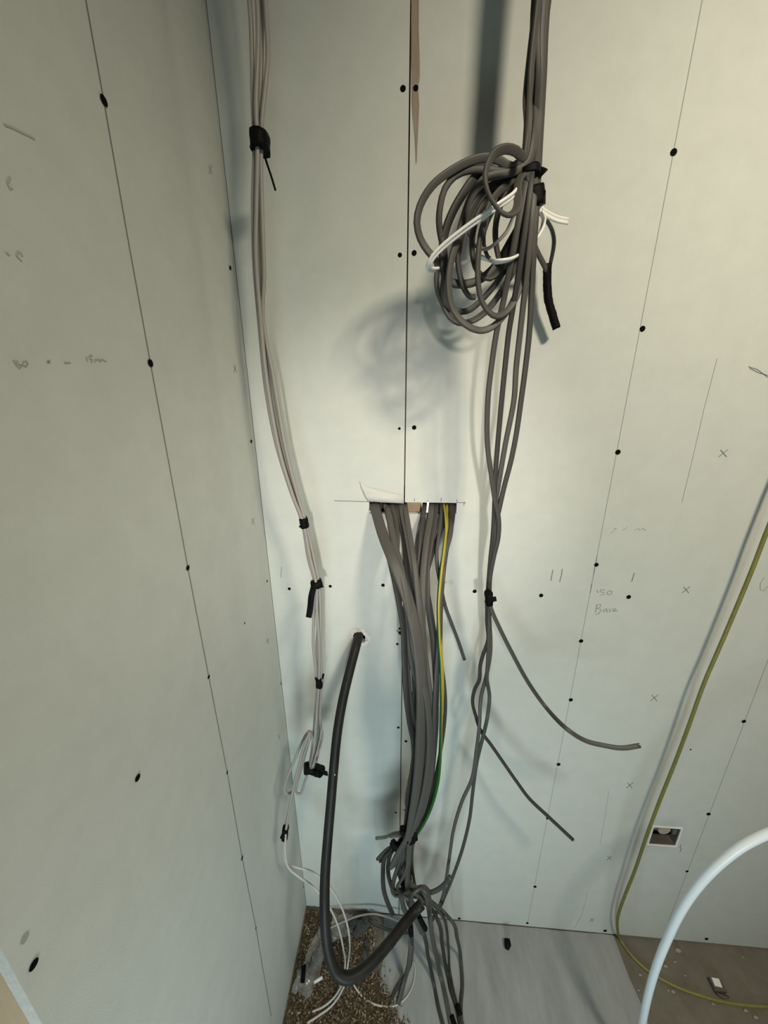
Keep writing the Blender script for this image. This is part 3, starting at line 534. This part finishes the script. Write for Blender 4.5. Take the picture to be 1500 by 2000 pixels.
# ------------------------------------------------------------------ centre bundle out of the wall hole
GM = 'grey cables of the centre bundle'
def dc(y):
    T = [(975, -.05), (985, -.008), (1005, .014), (1050, .055), (1100, .09), (1200, .13), (1350, .15), (1500, .145), (1630, .135), (1700, .13), (1800, .13), (1900, .13)]
    if y <= T[0][0]: return T[0][1]
    for (a, b_), (c, d) in zip(T, T[1:]):
        if y <= c: return b_+(d-b_)*(y-a)/(c-a)
    return T[-1][1]
def cc(pts, off):
    o_ = [P(pts[0][0], 985, -.09)]
    for p in pts:
        if len(p) == 2: o_.append(P(p[0], p[1], dc(p[1])+off*min(1, max(0, (p[1]-985)/120.0))))
        elif len(p) == 3: o_.append(P(*p))
        else: o_.append(G(*p[:3]))
    return o_
cen = [
 ('broad flat grey cable at the far left of the wall hole', 'flat_cable', 'grey_b', .026, .021, .0085, -0.15, [(731, 987), (738, 1012), (748, 1045), (770, 1100), (793, 1160), (810, 1225), (819, 1290), (823, 1350), (822, 1420), (818, 1500), (808, 1580), (797, 1635), (782, 1660), (772, 1680), (767, 1692)]),
 ('dark cable running along the left edge of the centre bundle', 'flat_cable', 'grey_c', .006, .011, .006, 0, [(738, 987), (744, 1020), (757, 1075), (770, 1130), (780, 1180), (788, 1230), (790, 1290), (793, 1350), (800, 1410), (809, 1460), (803, 1520), (796, 1580), (788, 1630), (770, 1655), (752, 1675), (748, 1705), (750, 1740), (758, 1765), (767, 1786)]),
 ('shiny grey cable second from left at the wall hole', 'flat_cable', 'grey_gloss', -.004, .009, .006, 0.2, [(752, 987), (758, 1010), (765, 1040), (773, 1075), (782, 1130), (790, 1200), (795, 1280), (800, 1350), (808, 1420), (810, 1480), (798, 1530), (793, 1560), (799, 1600), (795, 1618), (785, 1625), (768, 1628), (752, 1635), (734, 1637)]),
 ('grey cable third from left at the wall hole, ending in a lower stub', 'flat_cable', 'grey_a', .0, .010, .006, -.2, [(766, 987), (773, 1015), (776, 1050), (776, 1090), (785, 1140), (796, 1210), (801, 1280), (815, 1340), (822, 1390), (818, 1450), (806, 1510), (812, 1570), (800, 1620), (782, 1650), (763, 1655), (748, 1667), (738, 1678)]),
 ('grey cable fourth from left at the wall hole, ending in a lower stub', 'flat_cable', 'grey_c', -.012, .010, .006, .1, [(775, 987), (781, 1015), (788, 1050), (795, 1110), (804, 1160), (809, 1230), (808, 1310), (813, 1390), (815, 1470), (812, 1540), (806, 1600), (793, 1640), (775, 1657), (758, 1668), (743, 1682)]),
 ('grey cable just left of the board joint at the wall hole', 'flat_cable', 'grey_b', .012, .012, .0066, 0, [(784, 987), (788, 1012), (795, 1045), (805, 1100), (815, 1150), (823, 1210), (826, 1270), (830, 1340), (836, 1400), (840, 1450), (838, 1510), (826, 1570), (810, 1620), (798, 1645), (789, 1675), (788, 1700), (797, 1722), (815, 1738), (832, 1755), (839, 1785), (844, 1825, .14), (851, 1862, .13), (861, 1907, .008, 'f'), (871, 1951, .008, 'f'), (882, 2010, .008, 'f'), (895, 2080, .008, 'f')]),
 ('grey cable first right of the timber block at the wall hole', 'flat_cable', 'grey_c', -.006, .010, .0056, .3, [(829, 987), (826, 1015), (822, 1045), (819, 1090), (814, 1130), (815, 1190), (818, 1250), (812, 1330), (806, 1400), (808, 1470), (812, 1540), (803, 1600), (788, 1640), (766, 1662), (758, 1690), (761, 1720), (770, 1738), (790, 1745), (798, 1765), (808, 1780), (820, 1802), (829, 1828, .14), (836, 1867, .125), (847, 1920, .007, 'f'), (856, 1967, .007, 'f'), (867, 2010, .007, 'f'), (880, 2080, .007, 'f')]),
 ('grey cable second right of the timber block at the wall hole', 'flat_cable', 'grey_b', .004, .012, .0066, 0, [(843, 987), (840, 1015), (834, 1050), (827, 1110), (825, 1180), (826, 1240), (832, 1300), (840, 1360), (846, 1430), (843, 1490), (832, 1560), (814, 1620), (800, 1640), (786, 1665), (778, 1690), (783, 1715), (788, 1733), (785, 1752), (789, 1775), (799, 1795), (803, 1815), (802, 1850, .15), (798, 1885, .15), (790, 1915, .03, 'f'), (778, 1962, .008, 'f')]),
 ('grey cable third right of the timber block at the wall hole', 'flat_cable', 'grey_a', -.008, .010, .006, -.3, [(852, 987), (850, 1012), (843, 1055), (835, 1110), (836, 1180), (845, 1250), (850, 1320), (852, 1400), (848, 1470), (840, 1540), (824, 1600), (806, 1640), (800, 1680), (797, 1725), (800, 1748), (815, 1752), (830, 1753), (845, 1763), (865, 1780), (884, 1801, .14), (893, 1833, .13), (900, 1875, .02, 'f'), (903, 1922, .008, 'f'), (900, 1967, .008, 'f'), (905, 2060, .008, 'f')]),
 ('thin grey cable leaving the centre bundle to a loose end on the right', 'round_cable', 'grey_a', .0, .0068, .0058, 0, [(862, 987), (861, 1012), (857, 1045), (853, 1078), (854, 1105), (859, 1135), (870, 1185, .085), (883, 1220, .08), (895, 1252, .075), (907, 1288, .072)]),
 ('grey cable at the far right of the wall hole', 'flat_cable', 'grey_a', .008, .0098, .0062, .2, [(882, 987), (882, 1012), (879, 1045), (868, 1085), (862, 1120), (859, 1180), (857, 1250), (853, 1310), (849, 1380), (845, 1450), (836, 1520), (818, 1590), (800, 1638), (785, 1668), (775, 1700), (768, 1726), (770, 1742), (787, 1738), (803, 1760), (804, 1745), (816, 1735), (829, 1733), (840, 1743), (856, 1737), (868, 1727), (880, 1712)]),
 ('dark cable crossing behind the earth wires of the centre bundle', 'flat_cable', 'grey_c', -.02, .010, .006, .1, [(875, 987), (868, 1015), (852, 1060), (838, 1100), (833, 1140), (841, 1195), (850, 1255), (853, 1330), (851, 1400), (848, 1460), (838, 1530), (822, 1590), (805, 1640), (800, 1690), (806, 1740), (825, 1760), (845, 1778), (857, 1802, .13), (864, 1847, .12), (873, 1900, .008, 'f'), (880, 1933, .008, 'f'), (891, 1967, .008, 'f'), (902, 2020, .008, 'f'), (915, 2080, .008, 'f')]),
 ('dark blue-grey cable bowing out right of the earth wires', 'round_cable', 'grey_c', -.016, .007, .0065, 0, [(887, 990), (884, 1020), (872, 1080), (864, 1150), (861, 1220), (862, 1290), (868, 1340), (870, 1380), (866, 1430), (858, 1480), (846, 1540), (828, 1600), (808, 1642), (806, 1700), (818, 1745), (845, 1765), (865, 1790, .13), (872, 1812, .125), (876, 1855, .12), (879, 1900, .008, 'f'), (885, 1933, .008, 'f'), (894, 1967, .008, 'f'), (906, 2010, .008, 'f'), (918, 2080, .008, 'f')]),
 ('thick grey stub poking left out of the centre tie', 'flat_cable', 'grey_b', .016, .011, .0072, 0, [(791, 990), (799, 1040), (810, 1110), (818, 1180), (824, 1250), (828, 1330), (830, 1400), (832, 1470), (828, 1540), (814, 1595), (800, 1622), (782, 1631), (762, 1633)]),
 ('front grey cable of the lower half of the centre bundle', 'flat_cable', 'grey_b', .026, .0125, .007, .1, [(757, 992), (768, 1050), (785, 1120), (800, 1190), (808, 1260), (818, 1310), (832, 1360), (838, 1420), (837, 1480), (828, 1545), (812, 1605), (800, 1645), (797, 1690), (796, 1740), (806, 1775), (815, 1800), (824, 1820, .15)]),
]
for lab, nm, mt, off, w, t, tw_, pts in cen:
    cable(nm, lab, 'cable', cc(pts, off), w, t, mt, GM, tw=(tw_, tw_+.3), n0=(0, 0, 1))
# green and yellow earth wires
def earth(lab, pts, w, off):
    path = smooth_path(cc(pts, off), 0.004); bm = bmesh.new()
    sweep(bm, path, profile(w, w, 14, 1), n0=(0, 0, 1), tw=(1.5, 3.9), midx=lambda j, l: 1 if j % 14 in (0, 1, 2, 12, 13) else 0)
    return tag(obj('earth_wire', bm, ['earth_green', 'earth_yellow']), lab, 'wire', 'green and yellow earth wires of the centre bundle')
earth('green and yellow earth wire, longer of the two leaving the wall hole', [(867, 987), (870, 1010), (871, 1035), (868, 1065), (861, 1120), (856, 1180), (857, 1240), (861, 1300), (862, 1360), (861, 1420), (860, 1480), (855, 1530), (843, 1575), (828, 1608), (815, 1628)], .0062, .018)
earth('green and yellow earth wire behind the longer one', [(873, 987), (873, 1010), (872, 1040), (868, 1075), (866, 1110), (860, 1170), (860, 1240), (864, 1310), (864, 1370), (861, 1430), (857, 1490), (848, 1540), (835, 1590), (818, 1625)], .0056, .004)
# ties and tape in the lower knot
dt = dc(1630)
tape('ragged black tape tie gathering the foot of the centre bundle', [(786, 1618, dt+.016), (791, 1632, dt+.02), (802, 1640, dt+.02), (811, 1632, dt+.02)], .013, .02, [([(806, 1640, dt+.03), (812, 1634, dt+.03), (811, 1626, dt+.028)], .008)], rough=.0012)
tape('second smaller black tie just below the foot of the centre bundle', [(766, 1645, dt+.018), (771, 1652, dt+.02), (781, 1654, dt+.018)], .013, .016, rough=.0012)
tape('short black tape sleeve in the middle of the cable knot', [(785, 1722, .145), (787, 1730, .147), (788, 1738, .147)], .011, .012)
tape('stubby black tape sleeve under the knot, at the cut end of the black cable', [(818, 1789, .155), (824, 1801, .155), (831, 1814, .153)], .011, .011, rough=.0003)
tape('black tape wrapped where two grey stubs drop towards the floor', [(800, 1806, .15), (802, 1816, .152), (803, 1824, .152)], .0125, .013)
tape('black tape on the floor cables at the bottom edge, right of the other one', [(892, 1964, .010, 'f'), (896, 1975, .010, 'f'), (899, 1984, .010, 'f')], .021, .013)
tape('black tape on the floor cables at the bottom edge, left of the other one', [(882, 1985, .009, 'f'), (886, 1997, .009, 'f'), (891, 2012, .009, 'f')], .019, .013)
cable('flat_cable', 'forked grey stub hanging from the lower tape wrap towards the floor', 'cable', [(804, 1815, .146), (805, 1850, .148), (801, 1885, .148), (789, 1908, .03, 'f'), (772, 1935, .012, 'f'), (763, 1955, .008, 'f')], .0088, .0056, 'grey_c', 'grey cable tails near the floor')

# ------------------------------------------------------------------ thick black cable
pth = [P(703, 1236, -.06), P(702, 1240, -.01), P(700, 1246, .012), P(694, 1268, .04), P(683, 1310, .065), P(669, 1370, .09), P(659, 1430, .115), P(652, 1500, .14), P(646, 1570, .17), P(640, 1640, .20), P(635, 1710, .235), P(634, 1770, .265), P(637, 1830, .29), P(645, 1872, .305), P(658, 1900, .313), P(675, 1910, .315), P(696, 1904, .308), P(722, 1884, .292), P(755, 1848, .262), P(785, 1810, .228), P(810, 1780, .20), P(824, 1765, .19)]
path = smooth_path(pth, .006); bm = bmesh.new(); sweep(bm, path, profile(.0205, .0205, 24, 1))
bc = tag(obj('armoured_cable', bm, 'black_sheath'), 'thick black cable drooping in a U from the ragged hole in the back wall', 'cable')
bm = bmesh.new(); a = path[-1]; dr = (path[-1]-path[-4]).normalized()
sweep(bm, [a-dr*.001, a+dr*.0004, a+dr*.0012], profile(.0165, .0165, 20, 1)); obj('cut_face', bm, 'grey_a', bc)
bm = bmesh.new()
for py in (1513, 1518, 1523, 1530):
    p = P(654-(py-1513)*.05, py, .151); m_ = bmesh.ops.create_icosphere(bm, subdivisions=1, radius=.0016, matrix=Matrix.Translation(p))
    for v in m_['verts']: v.co = p+(v.co-p)*random.uniform(.6, 1.5)
obj('paint_fleck', bm, 'box_white', bc)

# ------------------------------------------------------------------ right side: earth cable and white plastic pipe
yl = [Vector((P(1540, 940, .03).x+.25, -.035, CEIL-.001)), Vector((P(1600, 800, .03).x, -.035, P(1600, 800, .03).z)), (1560, 890, .035), (1500, 1032, .035), (1470, 1110, .035), (1437, 1190, .035), (1405, 1265, .035), (1375, 1335, .036), (1345, 1418, .036), (1318, 1490, .036), (1290, 1560, .037), (1262, 1635, .038), (1240, 1700, .036), (1220, 1750, .03), (1207, 1790, .022), (1206, 1815, .016), (1212, 1836, .008, 'f'), (1230, 1862, .006, 'f'), (1262, 1893, .006, 'f'), (1310, 1922, .006, 'f'), (1360, 1942, .006, 'f'), (1420, 1958, .006, 'f'), (1500, 1966, .006, 'f'), (1600, 1962, .006, 'f')]
cable('earth_cable', 'long dull yellow-green earth cable down the right wall and across the floor', 'cable', yl, .0072, .0072, 'earth_old', e=1)
wp = [(1640, 1590, .25), (1560, 1606, .25), (1500, 1628, .25), (1450, 1653, .25), (1400, 1692, .25), (1360, 1735, .25), (1328, 1783, .25), (1303, 1835, .25), (1283, 1885, .25), (1268, 1935, .25), (1256, 1990, .25), (1246, 2050, .25)]
w3 = C(wp); p = w3[-1]; w3 += [p+Vector((-.005, -.02, -.10)), Vector((p.x-.02, p.y-.12, max(.1, p.z-.25))), Vector((p.x-.02, p.y-.40, .012)), Vector((p.x, p.y-.75, .0085))]
bm = bmesh.new(); sweep(bm, smooth_path(w3, .008), profile(.0138, .0138, 20, 1))
tag(obj('plastic_pipe', bm, 'pipe_white'), 'curved white plastic pipe in the foreground at the lower right', 'pipe')

# ------------------------------------------------------------------ floor corner: sawdust, film, rubble, loose wires
poly = [(597, 1778), (650, 1784), (700, 1790), (728, 1800), (722, 1840), (716, 1872), (735, 1910), (760, 1950), (775, 2000), (790, 2080), (520, 2080), (551, 2000)]
pw = [G(*p_) for p_ in poly]
def inside(x, y):
    c_ = False; n_ = len(pw)
    for i in range(n_):
        a, b_ = pw[i], pw[(i+1) % n_]
        if (a.y > y) != (b_.y > y) and x < (b_.x-a.x)*(y-a.y)/(b_.y-a.y)+a.x: c_ = not c_
    return c_
x_a, x_b = min(v.x for v in pw), max(v.x for v in pw); y_a, y_b = min(v.y for v in pw), max(v.y for v in pw)
sd = tag(empty('sawdust_heap', (0, 0, 0)), 'brown sawdust and wood shavings in the floor corner', 'sawdust', kind='stuff')
bm = bmesh.new(); nx, ny = 40, 50; gv = {}
def hgt(x, y):
    e_ = min(1, max(0, (x_b-x)/.06))*.006
    return .0012+e_*(.6+.6*noise.noise(Vector((x*30, y*30, 0))))+.001
for i in range(nx+1):
    for j in range(ny+1):
        x = x_a+(x_b-x_a)*i/nx; y = y_a+(y_b-y_a)*j/ny
        if inside(x, y) and x > XL+.001 and y < -.001: gv[i, j] = bm.verts.new((x, y, max(.0008, hgt(x, y))))
for i in range(nx):
    for j in range(ny):
        c4 = [(i, j), (i+1, j), (i+1, j+1), (i, j+1)]
        if all(c_ in gv for c_ in c4): bm.faces.new([gv[c_] for c_ in c4]).smooth = True
o = obj('sawdust_bed', bm, 'sawdust_bed', sd); o['kind'] = 'stuff'
bm = bmesh.new(); rnd = random.Random(11); cnt = 0
while cnt < 5600:
    x = rnd.uniform(x_a-.0, x_b+.05); y = rnd.uniform(y_a, y_b)
    if x < XL+.005 or y > -.005: continue
    if not inside(x-abs(rnd.gauss(0, .016)), y): continue
    cnt += 1
    l, w, h = rnd.uniform(.002, .009), rnd.uniform(.001, .003), rnd.uniform(.0005, .0015)
    mm = Matrix.Translation((x, y, hgt(x, y)+rnd.uniform(.002, .006))) @ Matrix.Rotation(rnd.uniform(0, 6.3), 4, 'Z') @ Matrix.Rotation(rnd.uniform(-.7, .7), 4, 'X') @ Matrix.Rotation(rnd.uniform(-.5, .5), 4, 'Y')
    vs = [bm.verts.new(mm @ Vector((l*a-l/2, w*b_-w/2, h*c_-h/2))) for a in (0, 1) for b_ in (0, 1) for c_ in (0, 1)]
    for f in ((0, 1, 3, 2), (4, 6, 7, 5), (0, 4, 5, 1), (2, 3, 7, 6), (0, 2, 6, 4), (1, 5, 7, 3)): bm.faces.new([vs[i] for i in f])
o = obj('wood_shavings', bm, 'sawdust', sd); o['kind'] = 'stuff'

GK = 'grey cable bends filling the knot under the centre tie'
for bl, kp in (('thin grey cable bend at the left side of the knot under the centre tie', [(792, 1650, .15), (778, 1690, .155), (768, 1722, .158), (766, 1742, .155), (775, 1750, .15), (795, 1742, .152), (815, 1748, .156), (828, 1762, .15)]),
               ('thin grey cable bend arching over the cut end of the black cable', [(800, 1790, .17), (803, 1762, .20), (809, 1743, .205), (822, 1735, .20), (836, 1745, .18), (842, 1770, .16), (838, 1800, .15)]),
               ('thin grey cable bend crossing the middle of the knot', [(803, 1648, .14), (796, 1690, .16), (786, 1715, .168), (776, 1735, .165), (790, 1752, .165), (806, 1762, .168), (812, 1785, .165)])):
    cable('cable_bend', bl, 'cable', kp, .0066, .005, 'grey_a', GK, tw=(0, .8))
def crumpled(name, label, cat, quad, nx, ny, amp, h0, material, seed):
    """crumpled sheet over four floor points (pixels)"""
    a, b_, c_, d = [G(*p_) for p_ in quad]; bm = bmesh.new(); g_ = []
    for i in range(nx+1):
        r_ = []
        for j in range(ny+1):
            u, v = i/nx, j/ny; p = (a*(1-u)+b_*u)*(1-v)+(d*(1-u)+c_*u)*v
            z = h0+amp*(.5+noise.noise(Vector((u*2.2+seed, v*3, seed)))+.3*abs(noise.noise(Vector((u*4, v*5+seed, 2)))))
            p = p+Vector((noise.noise(Vector((u*5, v*5, seed)))*amp*.5, noise.noise(Vector((u*5, v*5, seed+9)))*amp*.5, 0))
            r_.append(bm.verts.new((p.x, p.y, max(h0*.5, z))))
        g_.append(r_)
    for i in range(nx):
        for j in range(ny): bm.faces.new((g_[i][j], g_[i+1][j], g_[i+1][j+1], g_[i][j+1])).smooth = True
    return tag(obj(name, bm, material), label, cat)
crumpled('plastic_film', 'crumpled clear plastic film lying on the sawdust by the left wall', 'plastic film', [(622, 1815), (648, 1822), (612, 1958), (570, 1945)], 10, 20, .022, .008, 'film', 3)
crumpled('plastic_film', 'crumpled clear plastic film against the foot of the back wall', 'plastic film', [(652, 1790), (690, 1795), (690, 1830), (640, 1850)], 10, 10, .02, .008, 'film', 8)
def lump(name, label, cat, p, r, material, group=None, sq=(1, 1, .7), seed=0):
    rnd = random.Random(seed); bm = bmesh.new(); bmesh.ops.create_icosphere(bm, subdivisions=2, radius=r)
    for v in bm.verts: v.co = Vector((v.co.x*sq[0], v.co.y*sq[1], v.co.z*sq[2]))*rnd.uniform(.78, 1.2)
    mz = min(v.co.z for v in bm.verts)
    for v in bm.verts: v.co += Vector((p.x, p.y, p.z-mz))
    return tag(obj(name, bm, material), label, cat, group)
GD = 'dark grey rubble lumps by the foot of the back wall'
for i, (px, py, r) in enumerate([(690, 1806, .016), (704, 1814, .018), (712, 1800, .014), (697, 1826, .013), (718, 1806, .012), (716, 1845, .009), (712, 1866, .011)]):
    lump('rubble_lump', 'dark grey lump of rubble where the sawdust meets the grey sheet', 'rubble', G(px, py, .005), r, 'rubble', GD, seed=i)
bm = bmesh.new(); sweep(bm, [G(613, 1919, .022), G(622, 1914, .024), G(630, 1909, .024)], profile(.009, .006, 8, .5)); tag(obj('plastic_plug', bm, 'clip_white'), 'small white plastic plug on the sawdust left of the black cable', 'plug')
crumpled('tape_strip', 'short strip of black tape stuck to the clear film by the left wall', 'tape', [(591, 1900), (600, 1898), (597, 1935), (589, 1935)], 3, 6, .004, .036, 'tape', 5)
GW = 'loose pale wires on the corner floor'
cable('loose_wire', 'loose pale wire curving over the foot of the back wall to the knot', 'wire', [(640, 1815, .03, 'f'), (672, 1800, .045, 'f'), (700, 1789, .05, 'f'), (730, 1785, .055, 'f'), (760, 1792, .05, 'f'), (785, 1803, .05, 'f'), (800, 1815, .05, 'f')], .006, .005, 'grey_pale', GW, e=1)
cable('loose_wire', 'loose grey wire in a low arc beside the dark rubble', 'wire', [(722, 1798, .03, 'f'), (738, 1808, .02, 'f'), (758, 1816, .012, 'f'), (780, 1820, .01, 'f'), (805, 1822, .01, 'f')], .010, .005, 'grey_a', GW)
cable('loose_wire', 'thin pale wire looping across the grey sheet below the black cable', 'wire', [(690, 1922, .02, 'f'), (702, 1940, .008, 'f'), (720, 1956, .008, 'f'), (745, 1965, .008, 'f'), (770, 1965, .008, 'f'), (792, 1950, .008, 'f'), (806, 1925, .008, 'f'), (811, 1895, .008, 'f'), (808, 1875, .008, 'f')], .0042, .0042, 'wire_pale', GW, e=1)
# bits on the floor to the right
lump('tape_ball', 'crumpled ball of black tape on the floor against the back wall', 'tape', G(990, 1848, .006), .0125, 'tape', sq=(.8, 1, 1.1), seed=4)
cr_ = tag(empty('cable_clip', G(1400, 1928)), 'small dark cable clip with a white patch on the floor at the lower right', 'clip'); o = Vector(cr_.location)
bm = bmesh.new(); box(bm, -.016, .014, -.012, .012, 0, .014); bmesh.ops.bevel(bm, geom=bm.edges[:], offset=.003, segments=1); obj('clip_body', bm, 'clip_dark', cr_)
bm = bmesh.new(); vs = [bm.verts.new(c) for c in ((-.012, -.004, .0144), (.006, -.006, .0144), (.009, .010, .0144), (-.010, .011, .0144))]; bm.faces.new(vs); vv = bmesh.ops.extrude_face_region(bm, geom=bm.faces[:]); [v.co.__iadd__(Vector((0, 0, .002))) for v in vv['geom'] if isinstance(v, bmesh.types.BMVert)]; obj('white_patch', bm, 'clip_white', cr_)
bm = bmesh.new(); sweep(bm, smooth_path([Vector((-.012, -.013, .006)), Vector((-.002, -.020, .007)), Vector((.014, -.018, .007))]), profile(.006, .006, 8, 1)); obj('clip_nail', bm, 'clip_dark', cr_)
GP = 'pale plaster crumbs on the floor'
for i, (px, py, r) in enumerate([(1324, 1858, .011), (1300, 1888, .008), (1314, 1938, .007), (1250, 1905, .006), (1318, 1880, .006), (1338, 1906, .005), (1456, 1975, .007), (1475, 1988, .008), (1392, 1962, .006), (1450, 1870, .005), (1305, 1935, .005), (1247, 1935, .005)]):
    lump('plaster_crumb', 'pale crumb of plaster scattered on the floor at the lower right', 'plaster crumb', G(px, py, .0), r*0.72, 'crumb', GP, sq=(1, .6, .5), seed=20+i)
